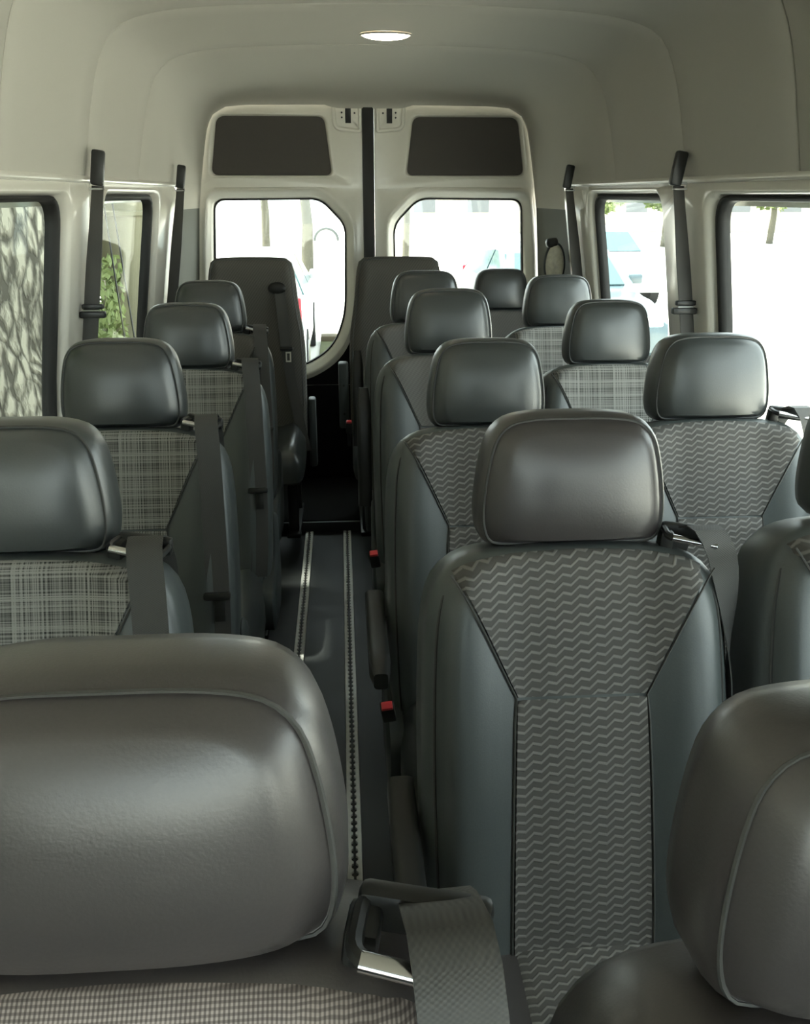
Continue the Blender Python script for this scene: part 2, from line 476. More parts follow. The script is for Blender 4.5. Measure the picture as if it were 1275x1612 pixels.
# front bulkhead with windscreen opening (behind the photographer)
hole = round_poly([(-.84, .90), (.84, .90), (.74, 1.70), (-.74, 1.70)], .08)
outer = [(-.95, 0), (.95, 0), (.98, .9), (.86, 1.7), (.7, 1.97), (-.7, 1.97), (-.86, 1.7), (-.98, .9)]
fm = lambda u, v, dep: (XC + u, Y_FRONT - dep - (.25 * (1.7 - v) if v < 1.7 else 0) * 0, v)
wf = struct(obj('wall_front', *hole_rings(hole, outer, (0, 1.3), [(.03, 0), (.0, .03)], fm), M['grey_plastic']))
wn = struct(obj('window_%d' % win_no, *ring_only(hole, outer, (0, 1.3), [(.01, .0), (-.02, .01), (-.02, .04)], fm), M['rubber']))
obj('pane', *disc(hole, outer, (0, 1.3), -.01, .03, fm), M['glass'], wn, smooth=False)

# rear surround: headliner flows into the door opening
def surround(nm, a, b, m, steps=10, d=.48):
    n = len(a); V = []
    for k in range(steps + 1):
        ph = math.pi / 2 * k / steps; yy = Y_REAR + d * math.sin(ph); wgt = 1 - math.cos(ph)
        for p, q in zip(a, b): V.append((XC + p[0] + (q[0] - p[0]) * wgt, yy, p[1] + (q[1] - p[1]) * wgt))
    return struct(obj(nm, V, grid_faces(steps + 1, n), m, angle=60))
ZS = 1.405
zs = [0, .3, .6, .8, .95, 1.1, 1.25, ZS]
dw = lambda z: .806 + (ZS - z) * .075 if z > .6 else .866
for sgn, nm, nm2 in ((-1, 'trim_6', 'trim_7'), (1, 'trim_8', 'trim_9')):
    surround(nm, [(sgn * wall_hw(z), z) for z in zs], [(sgn * dw(z), z) for z in zs], M['pillar_trim'])
    surround(nm2, [(sgn * (wall_hw(ZS) - .001), ZS), (sgn * .821, 1.516)], [(sgn * .805, ZS), (sgn * .789, 1.516)], M['headliner'])

# rear doors
YD = 4.51
def rear_door(sgn, nm):
    fm = lambda u, v, dep: (XC + sgn * u, YD + dep, v)
    o_up = [(.024, 1.50), (.80, 1.50), (.775, 1.62), (.757, 1.72), (.735, 1.79), (.70, 1.83), (.64, 1.852), (.56, 1.862), (.20, 1.868), (.024, 1.868)]
    h_up = round_poly([(.178, 1.553), (.742, 1.553), (.702, 1.808), (.208, 1.808)], [.03, .035, .04, .035])
    c_up = (.46, 1.68)
    o_lo = [(.024, .55), (.870, .55), (.862, .70), (.845, .95), (.825, 1.20), (.80, 1.50), (.024, 1.50)]
    h_lo = round_poly([(.34, .64), (.70, .64), (.775, .74), (.765, 1.10), (.742, 1.447), (.235, 1.452), (.114, 1.33), (.122, .90), (.19, .73)], [.06, .06, .08, .2, .05, .05, .05, .1, .1])
    c_lo = (.43, 1.08)
    d = struct(obj(nm, *join(
        hole_rings(h_up, o_up, c_up, [(.030, 0), (.022, -.004), (.010, -.003), (.002, .006), (.0, .022)], fm),
        hole_rings(h_lo, o_lo, c_lo, [(.062, 0), (.052, -.009), (.042, -.012), (.034, -.008), (.026, .006), (.012, .016), (.0, .034), (.0, .042)], fm),
        ([fm(.024, z, y) for z in (.0, 1.868) for y in (0, .06)], [(0, 1, 3, 2)])), M['white_paint'], angle=45))
    obj('blanking_panel', *disc(h_up, o_up, c_up, .0, .018, fm, .006), M['dark_board'], d, smooth=False)
    obj('window_seal', *ring_only(h_lo, o_lo, c_lo, [(.002, .036), (-.008, .034), (-.010, .05)], fm), M['rubber'], d)
    obj('pane', *disc(h_lo, o_lo, c_lo, -.004, .042, fm), M['glass'], d, smooth=False)
    V, Fc = box(.02, .87, 0, .05, .04, .552, .008)
    tp = obj('lower_trim', [fm(x, z, y - .004) for x, y, z in V], Fc, M['black_trim'], d)
    th = [t_ for t_ in thetas(h_lo, o_lo, c_lo)]; V = []; Fc = []
    for t_ in th:
        if math.sin(t_) > -.2: continue
        a, b = polar_r(h_lo, c_lo, t_) + .066, polar_r(o_lo, c_lo, t_) - .004
        a = min(a, b - .002)
        for rr, dep in ((a, .0), (a, -.007), (b, -.007), (b, 0)): V.append(fm(c_lo[0] + rr * math.cos(t_), c_lo[1] + rr * math.sin(t_), dep))
    obj('corner_trim', V, grid_faces(len(V) // 4, 4), M['black_trim'], d)
    # catch bracket at the top
    hp = round_poly([(.040, 1.745), (.158, 1.755), (.166, 1.90), (.040, 1.90)], [.008, .03, .01, .01])
    th = [(x, z) for x, z in hp]; n = len(th); V = []
    for dd, dep in ((-.010, -.0005), (-.004, -.007), (.004, -.007), (.010, -.001)):
        for x, z in inset(th, dd): V.append(fm(x, z, dep))
    V += [fm(.1, 1.83, -.001)]
    Fc = grid_faces(4, n, True) + [(3 * n + i, 3 * n + (i + 1) % n, 4 * n) for i in range(n)]
    br = obj('catch_plate', V, Fc, M['white_paint'], d)
    V, Fc = box(.083, .109, -.006, .0, 1.779, 1.88, .001)
    obj('slot', [fm(x, z, y) for x, y, z in V], Fc, M['rubber'], br)
    for bx, bz in ((.066, 1.822), (.125, 1.824), (.125, 1.803)):
        v, f = cyl((bx, -.007, bz), (bx, .0, bz), .0042, 10)
        obj('bolt', [fm(x, z, y) for x, y, z in v], f, M['rubber'], br)
    return d
rear_door(-1, 'door_1'); rear_door(1, 'door_2')
struct(obj('trim_10', *box(XC - .032, XC + .022, YD - .012, YD + .05, .04, 1.87, .006), M['rubber']))

# ceiling lamp
lp = empty('ceiling_lamp', (XC + .008, 3.04, 1.927))
tag(lp, 'lit warm white oval lamp set in the grey roof lining', 'lamp')
def dome(rx, ry, h, n=32, rings=6):
    V = []
    for k in range(rings + 1):
        a = math.pi / 2 * k / rings
        for i in range(n):
            t = 2 * math.pi * i / n
            ex = abs(math.cos(t)) ** 1.25 * math.copysign(1, math.cos(t)); ey = abs(math.sin(t)) ** 1.25 * math.copysign(1, math.sin(t))
            V.append((rx * ex * math.cos(a), ry * ey * math.cos(a), -h * math.sin(a)))
    return V, grid_faces(rings + 1, n, True)
obj('lens', *dome(.075, .042, .016), M['lamp'], lp)
obj('rim', *tube([(.077 * math.cos(t), .048 * math.sin(t), -.001) for t in [2 * math.pi * i / 32 for i in range(32)]], .003, True), M['lamp_rim'], lp)

# ------------------------------------------------------------------ seats
LEAN = math.radians(16)
BACK_LOC, BACK_ROT = (0, -.19, .36), (-LEAN, 0, 0)
ROOTM = {}
def cached(key, fn):
    if key not in ROOTM: ROOTM[key] = fn()
    return ROOTM[key]
BACK_OUT = mirror_outline([(0, .662), (.10, .659), (.16, .648), (.199, .618), (.217, .568), (.224, .48), (.227, .34), (.225, .18), (.219, .05), (.205, .008), (.15, 0), (0, 0)], 96)
def back_front(x, s_):
    a = abs(x)
    return -(.046 + .024 * sm(a, .075, .165) - .022 * sm(a, .185, .235) + .012 * math.sin(math.pi * max(0, min(1, s_ / .65))))
def back_mesh(m):
    return new_mesh('backrest', *pillow(BACK_OUT, [(.03, .088), (.008, .082), (0, .065), (-.001, .02), (0, -.018), (.004, -.032), (.011, -.041), (.018, -.046),
                    (.024, lambda x, s_: .5 * back_front(x, s_) - .025)], (.23, .40), back_front, 12), m, True, 60)
def edged(n): return [-1, -.982] + [-1 + 2 * i / n for i in range(1, n)] + [.982, 1]
def edged01(n): return [0, .009] + [i / n for i in range(1, n)] + [.991, 1]
def FTOP(x): return .6555 - .016 * (x / .19) ** 2 - .016 * (x / .19) ** 6
def back_top(x):
    a = abs(x); P = [(0, .662), (.10, .659), (.16, .648), (.199, .618), (.217, .568)]
    for (x0, z0_), (x1, z1_) in zip(P, P[1:]):
        if a <= x1: return z0_ + (z1_ - z0_) * (a - x0) / (x1 - x0)
    return .568
EDGE = [(0, -.020), (.004, -.032), (.011, -.041), (.018, -.046), (.024, -.050), (.06, -.075)]
def fab_y(x, s_):
    d = max(0, back_top(x) - s_); e = -.09
    for (d0, y0), (d1, y1) in zip(EDGE, EDGE[1:]):
        if d <= d1: e = y0 + (y1 - y0) * (d - d0) / (d1 - d0); break
    return e if d < .018 else min(back_front(x, s_), -.046)
def fabric_upper(m):
    V = []; US, VS = edged(26), edged01(14)
    for v in VS:
        for u in US:
            xe = .092 + (.184 - .092) * (v ** .97); x = u * xe
            top = FTOP(x)
            s_ = .447 + (top - .447) * v
            lift = .0040 if min(1 - abs(u), 1 - v, v) > .001 else -.003
            V.append((x, fab_y(x, s_) - lift, s_))
    return new_mesh('fabric_upper', V, grid_faces(len(VS), len(US)), m, True, 70)
def fabric_lower(m):
    V = []; US, VS = edged(14), edged01(14)
    for v in VS:
        for u in US:
            s_ = .012 + (.4455 - .012) * v
            x = u * (.094 + .008 * math.sin((1 - v) * 1.6)); lift = .0040 if min(1 - abs(u), 1 - v, v) > .001 else -.003
            V.append((x, back_front(x, s_) - lift, s_))
    return new_mesh('fabric_lower', V, grid_faces(len(VS), len(US)), m, True, 70)
def back_piping(m):
    ps = []
    for sg in (-1, 1):
        path = []
        for k in range(15):
            v = 1 - k / 14; xe = .092 + .092 * (v ** .97) + .002
            top = FTOP(xe)
            s_ = .447 + (top - .447) * v; path.append((sg * xe, back_front(xe, s_) - .0018, s_))
        for k in range(1, 13):
            v = 1 - k / 12; s_ = .012 + (.4455 - .012) * v; xe = .094 + .008 * math.sin((1 - v) * 1.6) + .002
            path.append((sg * xe, back_front(xe, s_) - .0018, s_))
        ps.append(tube(path, .0016, False, 5))
    return new_mesh('panel_piping', *join(*ps), m)
def edge_piping(m):
    pts = inset(BACK_OUT, .017)
    return new_mesh('edge_piping', *tube([(x, -.0475 + .009 * sm(s_, .57, .62), s_) for x, s_ in pts], .0020, True, 5), m)
# headrest pad
HR_OUT = mirror_outline([(0, .193), (.05, .192), (.085, .184), (.105, .163), (.115, .13), (.122, .08), (.123, .04), (.116, .013), (.098, .002), (.05, 0), (0, 0)], 72)
def hr_front(x, s_):
    a = abs(x) / .12; b = (s_ - .085) / .11
    return -(.044 + .030 * max(0, 1 - a ** 3) * max(0, 1 - abs(b) ** 2.6))
def hr_mesh(m):
    return new_mesh('headrest', *pillow(HR_OUT, [(.034, .056), (.014, .052), (.004, .040), (0, .020), (0, -.014), (.003, -.030), (.0075, -.0375), (.0095, -.0372), (.012, -.0405)],
                    (.08, .105), hr_front, 10), m, True, 50)
def hr_seam(m):
    return new_mesh('seam_piping', *tube([(x, -.0375, s_) for x, s_ in inset(HR_OUT, .0075)], .0016, True, 5), m)
CU_OUT = mirror_outline([(0, .47), (.12, .468), (.185, .455), (.205, .40), (.21, .25), (.208, .08), (.195, .025), (.16, .004), (0, 0)], 72)
def cu_front(x, s_):
    a = abs(x); return -(.060 + .018 * sm(a, .09, .16) - .022 * sm(a, .175, .215) - .02 * (1 - sm(s_, 0, .10)))
def cu_mesh(m):
    return new_mesh('cushion', *pillow(CU_OUT, [(.03, .075), (.005, .07), (0, .05), (0, 0), (.004, -.02), (.014, -.036), (.024, lambda x, s_: .5 * cu_front(x, s_) - .02)], (.15, .30), cu_front, 9), m, True, 60)
def cu_panel(m):
    V = []; nu, nv = 12, 14
    for j in range(nv + 1):
        v = j / nv
        for i in range(nu + 1):
            u = -1 + 2 * i / nu; x = u * .105; s_ = .035 + .40 * v
            edge = min(1 - abs(u), 1 - v, v); lift = .0045 if edge > .01 else -.004
            V.append((x, cu_front(x, s_) - lift, s_))
    return new_mesh('cushion_fabric', V, grid_faces(nv + 1, nu + 1), m, True, 70)
def base_mesh(zo):
    ps = [box(-.20, .20, -.52, -.10, .25, .29, .01)]
    for sg in (-1, 1):
        ps.append(box(sg * .165 - .022, sg * .165 + .022, -.48, -.44, -zo + .012, .26, .006))
        ps.append(box(sg * .165 - .022, sg * .165 + .022, -.18, -.14, -zo + .012, .26, .006))
        ps.append(box(sg * .165 - .03, sg * .165 + .03, -.52, -.10, -zo + .0095, -zo + .03, .005))
    return new_mesh('seat_base', *join(*ps), M['black_plastic'], True, 30)
def side_cover(sg):
    o = round_poly([(-.30, .28), (-.06, .27), (.0, .36), (-.03, .56), (-.10, .58), (-.13, .44), (-.32, .40)], .05, 5)
    n = len(o); V = []
    for d, x in ((0, .200), (0, .230), (.008, .236)):
        for (y, z) in inset(o, d): V.append((sg * x, y, z))
    return new_mesh('side_cover', V, grid_faces(3, n, True) + [tuple(2 * n + i for i in range(n))], M['grey_plastic'], True, 40)
def guide_mesh(m):
    # loop frame of the belt guide, lying on the shoulder
    pts = round_poly([(-.046, -.030), (.046, -.034), (.046, .026), (-.046, .026)], .016, 5)
    ring = tube([(x, y, .0 + .10 * -x * .5) for x, y in pts], .0065, True, 8)
    foot = box(-.055, -.030, -.012, .024, -.032, .004, .005)
    bar = box(-.05, .05, .016, .036, -.02, .012, .007)
    return new_mesh('belt_guide', *join(ring, foot, bar), m, True, 40)
def guide_roller(m):
    return new_mesh('roller', *cyl((-.040, -.030, .003), (.040, -.034, -.002), .0075, 14), m)
GUIDE_LOC = (.168, -.030, .668)
def strap_path(side=False):
    pts = [(.176, .10, .52), (.176, .075, .62), (.178, .02, .668), (.180, -.03, .682), (.182, -.060, .680), (.184, -.0745, .655), (.188, -.078, .60), (.192, -.080, .50), (.196, -.079, .38), (.198, -.077, .26), (.196, -.074, .14), (.19, -.07, .06)]
    if side: pts = pts[:5] + [(.196, -.064, .655), (.212, -.046, .62), (.224, -.030, .56), (.2295, -.020, .46), (.2305, -.012, .34), (.2300, -.005, .22), (.228, 0, .10)]
    return spline(pts, 40)
def strap_mesh(m, side=False):
    P = strap_path(side); n = len(P); V = []
    for i in range(n):
        a = math.radians(7 + (73 * sm(i, 13, 24) if side else 0)); ax = Vector((math.cos(a), math.sin(a), 0))
        nn = (P[min(i + 1, n - 1)] - P[max(i - 1, 0)]).normalized().cross(ax).normalized()
        for p, q in ((-1, -1), (1, -1), (1, 1), (-1, 1)): V.append(P[i] + ax * (p * .0235) + nn * (q * .0008))
    return new_mesh('belt_strap', V, grid_faces(n, 4, True) + [(0, 1, 2, 3), (4 * n - 4, 4 * n - 3, 4 * n - 2, 4 * n - 1)], m, True, 60)
def tongue_mesh(m):
    z = .30
    return new_mesh('belt_tongue', *join(box(.168, .224, -.095, -.074, z, z + .016, .005), box(.190, .212, -.088, -.083, z - .045, z + .004, .001)), m, True, 30)
def arm_mesh():
    V, Fc = [], []
    pts = [(.02, 0), (-.02, -.002), (-.17, -.008), (-.30, -.004), (-.335, -.004)]
    rows = spline([(0, a, b) for a, b in pts], 14)
    for i, p in enumerate(rows):
        e = 1 - .35 * sm(i, 11, 13)
        for (x, z) in round_poly([(-.021, -.027), (.021, -.027), (.021, .024), (-.021, .024)], .012, 3):
            V.append((x * e, p.y, p.z + z * e))
    n = 16
    return new_mesh('armrest', V, grid_faces(14, n, True) + [tuple(range(n)), tuple(13 * n + i for i in range(n))], M['black_plastic'], True, 50)
def buckle_body():
    return new_mesh('buckle', *join(box(-.014, .014, -.012, .012, 0, .055, .004), tube([(0, .12, -.14), (0, .06, -.08), (0, .01, .005)], .008, False, 8)), M['black_plastic'], True, 40)
def buckle_button():
    return new_mesh('release_button', *box(-.0115, .0115, -.0105, .006, .053, .063, .002), M['red'], True, 40)

def seat(name, label, X, Y, zo, kind, arm=None, buckle=False, big=1.0, wide=1.04, side=False, covers=True, dark_back=False, warm=False, belt=True, group='passenger seats with separate headrests', z0=0.0):
    lea = M['leather_warm'] if warm else M['leather']; lk = 'w' if warm else 'c'
    t = empty(name, (X, Y, z0 + zo)); tag(t, label, 'seat', group)
    link('seat_base', cached(('base', zo), lambda: base_mesh(zo)), t)
    cu = link('cushion', cached(('cu', lk), lambda: cu_mesh(lea)), t, (0, -.585, .362), (-math.pi / 2 + .06, 0, 0))
    link('cushion_fabric', cached(('cuf', kind), lambda: cu_panel(FAB[kind])), cu)
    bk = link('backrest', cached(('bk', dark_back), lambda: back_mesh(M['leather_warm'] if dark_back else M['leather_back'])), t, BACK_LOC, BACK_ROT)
    link('fabric_upper', cached(('fu', kind), lambda: fabric_upper(FAB[kind])), bk)
    link('fabric_lower', cached(('fl', kind), lambda: fabric_lower(FAB[kind])), bk)
    link('panel_piping', cached('pp', lambda: back_piping(M['thread'])), bk)
    link('edge_piping', cached('ep', lambda: edge_piping(M['thread'])), bk)
    hr = link('headrest', cached(('hr', lk), lambda: hr_mesh(lea)), t, (0, .018, .985), (math.radians(-7), 0, 0)); hr.scale = (wide, 1.0, big)
    link('seam_piping', cached('hs', lambda: hr_seam(M['thread'])), hr)
    for sx in (-1, 1):
        link('post', cached(('post', sx), lambda: new_mesh('post', *cyl((sx * .062, .012, -.05), (sx * .062, .012, .03), .006, 10), M['chrome'])), hr)
        link('post_sleeve', cached(('sleeve', sx), lambda: new_mesh('post_sleeve', *box(sx * .062 - .019, sx * .062 + .019, -.012, .026, -.03, -.0035, .004), M['lamp_rim'])), hr)
        if covers: link('side_cover', cached(('sc', sx), lambda: side_cover(sx)), t)
    if belt:
        gd = link('belt_guide', cached('gd', lambda: guide_mesh(M['black_plastic'])), bk, GUIDE_LOC, (math.radians(14), math.radians(8), math.radians(-8))); gd.scale = (.78, .85, .85)
        rl = link('roller', cached('rl', lambda: guide_roller(M['chrome'])), bk, GUIDE_LOC, (math.radians(14), math.radians(8), math.radians(-8))); rl.scale = (.78, .85, .7)
        link('belt_strap', cached(('st', side), lambda: strap_mesh(M['webbing'], side)), bk)
        if not side: link('belt_tongue', cached('tg', lambda: tongue_mesh(M['black_plastic'])), bk)
    if arm:
        if arm == 'down': link('armrest', cached('arm', arm_mesh), t, (-.252, -.06, .60))
        else: link('armrest', cached('arm', arm_mesh), t, (-.252, -.03, .56), (math.radians(-100), 0, 0))
    if buckle:
        b = link('buckle', cached('bu', buckle_body), t, (-.232, -.30, .455), (math.radians(32), math.radians(-8), 0))
        link('release_button', cached('bub', buckle_button), b)
    return t
XL, XA, XW = -.455, .31, .80
R1, R2, R3, R4, R5 = 1.20, 1.88, 2.60, 3.30, 4.06
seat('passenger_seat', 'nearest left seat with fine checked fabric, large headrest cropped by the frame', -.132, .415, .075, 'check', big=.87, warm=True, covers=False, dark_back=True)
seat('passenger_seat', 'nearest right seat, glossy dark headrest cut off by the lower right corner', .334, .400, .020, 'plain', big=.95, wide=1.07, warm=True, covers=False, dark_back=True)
seat('passenger_seat', 'left plaid seat whose headrest is cropped by the left edge', XL, R1, 0, 'plaid')
seat('passenger_seat', 'left plaid seat with whole headrest below the hanging window belt', XL - .012, R2, .008, 'plaid')
seat('passenger_seat', 'left plaid seat directly behind the one beside the pillar, third headrest from the left edge', XL + .01, R3, .0, 'plaid')
seat('passenger_seat', 'left seat with plain grey fabric, smallest headrest before the tall rear back', XL - .022, R4, -.0, 'plain')
seat('passenger_seat', 'large right aisle seat with full zigzag fabric back facing the camera', XA + .016, R1, -.005, 'zigzag', 'down', True, warm=True, wide=1.13, big=1.02, side=True)
seat('passenger_seat', 'right window seat at the right edge showing only its leather shoulder', XW + .011, R1, .022, 'zigzag', wide=1.0)
seat('passenger_seat', 'right aisle seat directly behind the large zigzag one, armrest lowered, red buckle', XA, R2, .0, 'zigzag', 'down', True)
seat('passenger_seat', 'right window seat with zigzag fabric and grey headrest beside the bright window', XW + .005, R2, .006, 'zigzag', side=True, wide=1.08)
seat('passenger_seat', 'right aisle seat with plain grey fabric and raised armrest, third from front', XA, R3, .035, 'plain', 'up', True)
seat('passenger_seat', 'right window seat with plaid fabric under the strap of the pillar belt', XW - .015, R3, 0, 'plaid')
seat('passenger_seat', 'right aisle seat with dark headrest just before the tall right rear back', XA - .005, R4, .03, 'plain', 'up')
seat('passenger_seat', 'right window seat with plaid fabric and headrest below the pale oval cover', XW, R4, .012, 'plaid')
seat('passenger_seat', 'rearmost right seat with small dark headrest against the back window', .722, R5 + .03, -.08, 'plain', covers=False, z0=.055, belt=False)

# tall one-piece rear seats
TALL_OUT = mirror_outline([(0, .855), (.13, .852), (.168, .842), (.185, .80), (.20, .66), (.222, .50), (.226, .3), (.222, .05), (.20, .006), (.12, 0), (0, 0)], 80)
def tall_front(x, s_):
    return -(.05 + .012 * sm(abs(x), .09, .17) - .02 * sm(abs(x), .17, .23) + .018 * sm(s_, .6, .75) - .02 * sm(s_, .78, .86))
def tall_mesh():
    return new_mesh('backrest', *pillow(TALL_OUT, [(.02, .07), (0, .055), (0, -.02), (.005, -.036), (.014, -.044), (.022, lambda x, s_: .5 * tall_front(x, s_) - .024)], (.22, .62), tall_front, 10), FAB['dots'], True, 60)
def tall_belt():
    return new_mesh('belt_strap', *ribbon(spline([(.125, -.075, .70), (.135, -.080, .58), (.145, -.078, .46), (.165, -.076, .30), (.20, -.074, .10), (.222, -.07, .0)], 24), .046, .0016, (1, 0, 0)), M['webbing'], True, 60)
def tall_guide():
    V = []
    for k in range(7):
        a = math.pi / 2 * k / 6
        for i in range(24):
            t_ = 2 * math.pi * i / 24; V.append((.115 + .042 * math.cos(t_) * math.cos(a), -.066 - .022 * math.sin(a), .715 + .028 * math.sin(t_) * math.cos(a)))
    return new_mesh('belt_guide', V, grid_faces(7, 24, True), M['black_plastic'])
def tall_seat(label, X, belt, bracket_side):
    t = empty('rear_seat', (X, 4.13, .055)); tag(t, label, 'seat', 'tall rear seats without separate headrests')
    link('seat_base', cached(('base', 0), lambda: base_mesh(0)), t)
    cu = link('cushion', cached('tcu', lambda: cu_mesh(M['leather'])), t, (0, -.585, .345), (-math.pi / 2 + .06, 0, 0)); cu.scale = (1.06, 1, 1)
    bk = link('backrest', cached('tbk', tall_mesh), t, (0, -.17, .31), (math.radians(-11), 0, 0))
    link('edge_piping', cached('tep', lambda: new_mesh('edge_piping', *tube([(x, -.046, s_) for x, s_ in inset(TALL_OUT, .014)], .0018, True, 5), M['leather'])), bk)
    sx = bracket_side
    br = link('side_bracket', cached(('brk', sx), lambda: new_mesh('side_bracket', *box(sx * .232 if sx > 0 else -.278, .266 if sx > 0 else -.232, -.15, -.08, .40 if sx < 0 else .22, .70 if sx < 0 else .54, .01), M['grey_plastic'])), t)
    if sx < 0:
        for zz in (.47, .60): link('bolt', cached(('bolt', zz), lambda: new_mesh('bolt', *cyl((-.255, -.155, zz), (-.255, -.148, zz), .005, 8), M['rubber'])), br)
        b = link('buckle', cached('bu', buckle_body), t, (-.236, -.34, .43), (math.radians(18), 0, 0)); link('release_button', cached('bub', buckle_button), b)
    if belt:
        link('belt_guide', cached('tg_', tall_guide), bk)
        st = link('belt_strap', cached('tst', tall_belt), bk)
        link('belt_tongue', cached('ttg', lambda: new_mesh('belt_tongue', *join(box(.118, .176, -.095, -.076, .445, .462, .005)), M['black_plastic'])), bk)
        link('belt_tag', cached('ttag', lambda: new_mesh('belt_tag', *join(box(.142, .148, -.0835, -.0805, .395, .44, .0005), box(.160, .166, -.0835, -.0805, .395, .44, .0005), box(.142, .166, -.0835, -.0805, .395, .402, .0005), box(.142, .166, -.0835, -.0805, .433, .44, .0005)), M['white_paint'])), st)
    return t
tall_seat('tall dark grey rear seat on the left with a belt down its back', -.395, True, 1)
tall_seat('tall dark grey rear seat right of the aisle, red buckle at its side', .255, False, -1)

# ------------------------------------------------------------------ belts hanging on the pillars
def pillar_belt(label, sgn, y, buck, zlow):
    zt = 1.535
    xw = lambda z: XC + sgn * (min(wall_hw(z), .812 + (1.54 - z) * .153) - .030)
    t = empty('pillar_belt', (xw(zt), y, zt)); tag(t, label, 'seat belt', 'belts hanging on the window pillars')
    L = lambda p: (p[0] - xw(zt), p[1] - y, p[2] - zt)
    tz = Matrix.Translation((xw(zt) - XC * 0, y, zt))
    an = moved(box(-.017, .017, -.012, .012, -.045, .045, .007), Matrix.Rotation(math.radians(9), 4, 'Y'))
    obj('anchor', *an, M['black_plastic'], t)
    obj('anchor_loop', *tube([L((xw(1.49) + dx, y - .004, z)) for dx, z in ((-.018, 1.497), (.018, 1.497), (.020, 1.482), (-.020, 1.482))], .003, True, 6), M['steel'], t)
    pts = [L((xw(z) - sgn * .002, y + dy, z)) for z, dy in ((1.49, 0), (1.40, -.004), (1.30, -.010), (1.20, -.016), (1.10, -.02), (1.0, -.022), (zlow, -.03))]
    o = ribbon(spline(pts, 24), .050, .0022, (1, sgn * .35, 0), [.036 + .012 * sm(i, 0, 8) for i in range(24)])
    obj('strap', *o, M['webbing'], t)
    if buck:
        c = L((xw(1.165) - sgn * .006, y - .018, 1.165))
        obj('tongue', *join(box(c[0] - .036, c[0] + .034, c[1] - .011, c[1] + .011, c[2] - .020, c[2] - .002, .004), box(c[0] - .028, c[0] + .030, c[1] - .009, c[1] + .009, c[2] + .004, c[2] + .018, .004)), M['black_plastic'], t)
        obj('pin', *cyl((c[0] - .024, c[1] - .011, c[2] + .001), (c[0] + .022, c[1] - .011, c[2] + .001), .0025, 8), M['steel'], t)
    return t
pillar_belt('black belt with adjuster hanging on the left pillar between the two windows', -1, 2.58, True, .80)
pillar_belt('thin black belt hanging on the left rear corner pillar', -1, 3.90, False, .80)
pillar_belt('black belt with tongue hanging on the right pillar between the two windows', 1, 2.55, True, .80)
pillar_belt('thin black belt hanging on the right rear pillar beside the pale oval cover', 1, 3.79, False, .80)
# pale oval cover on the right rear pillar
ov = empty('oval_cover', (.952, 4.06, 1.172)); tag(ov, 'pale oval domed cover on the dark right rear pillar', 'cover')
V = []
for k in range(8):
    a = math.pi / 2 * k / 7
    for i in range(32):
        t_ = 2 * math.pi * i / 32; V.append((.042 * math.cos(t_) * math.cos(a), -.035 * math.sin(a) + .006 * math.sin(3 * t_) * math.cos(a) * math.sin(a), .088 * math.sin(t_) * math.cos(a)))
obj('dome', V, grid_faces(8, 32, True), grainy('oval_shell', (.80, .78, .66), .45, 60, .25, .3, .004), ov)
obj('bezel', *tube([(.044 * math.cos(a), .0, .09 * math.sin(a)) for a in [2 * math.pi * i / 32 for i in range(32)]], .006, True), M['grey_plastic'], ov)
obj('hood', *moved(box(-.022, .03, -.02, .03, .075, .115, .015, 3), Matrix.Rotation(math.radians(-12), 4, 'Y')), M['black_plastic'], ov)
obj('mounting_arm', *box(-.02, .02, .0, .08, -.03, .03, .01), M['black_plastic'], ov)

# ------------------------------------------------------------------ outside
def make_ground():
    m, t, b = mat('ground', (.5, .5, .47), .9, 0, .2)
    v, x, y, z = t.obj(); n = t.noise(v, .6, 6, .6)
    t.l.new(t.mix(n, c4((.46, .45, .41)), c4((.62, .61, .57))), b.inputs['Base Color']); return m
g = obj('ground', *box(-120, 120, -60, 200, GZ - .2, GZ), make_ground(), smooth=False); struct(g)
def make_bark():
    m, t, b = mat('bark', (.4, .4, .35), .9, 0, .2)
    v, x, y, z = t.obj()
    wv = t.noise(t.scale(v, (2, 2, 1)), 1.4, 2)
    mp = t.n.new('ShaderNodeMapping'); t.l.new(v, mp.inputs[0]); mp.inputs[2].default_value = (.0, .0, .5); mp.inputs[3].default_value = (15, 15, 6.5)
    ad = t.n.new('ShaderNodeVectorMath'); ad.operation = 'ADD'; t.l.new(mp.outputs[0], ad.inputs[0]); t.l.new(t.math('MULTIPLY', wv, 3.4), ad.inputs[1])
    vo = t.n.new('ShaderNodeTexVoronoi'); vo.feature = 'DISTANCE_TO_EDGE'; vo.inputs['Scale'].default_value = 1.0; t.l.new(ad.outputs[0], vo.inputs['Vector'])
    fine = t.noise(t.scale(v, (1, 1, .35)), 26, 3)
    k = t.ramp(t.math('ADD', vo.outputs[0], t.math('MULTIPLY', t.math('SUBTRACT', fine, .5), .8)), .0, .30)
    t.l.new(t.mix(k, c4((.11, .105, .085)), c4((.50, .48, .39))), b.inputs['Base Color'])
    t.l.new(t.bump(k, .7, .03), b.inputs['Normal'])
    return m
def trunk(name, label, x, y, r, h, m, seg=40, flare=1.25):
    V = []; rows = 26
    for j in range(rows + 1):
        z = h * j / rows; fl_ = 1 + (flare - 1) * math.exp(-z / .5)
        for i in range(seg):
            a = 2 * math.pi * i / seg
            rr = r * fl_ * (1 + .05 * math.sin(3 * a + z * .7) + .03 * math.sin(7 * a + z * 1.3 + 1) + .012 * random.uniform(-1, 1))
            V.append((rr * math.cos(a) + .05 * math.sin(z), rr * math.sin(a), z))
    return tag(obj(name, V, grid_faces(rows + 1, seg, True), m, None, (x, y, GZ), angle=80), label, 'tree')
BARK = make_bark()
trunk('tree_trunk', 'thick mottled cream and grey tree trunk close outside the left window', -2.14, 5.0, .60, 6.0, BARK)
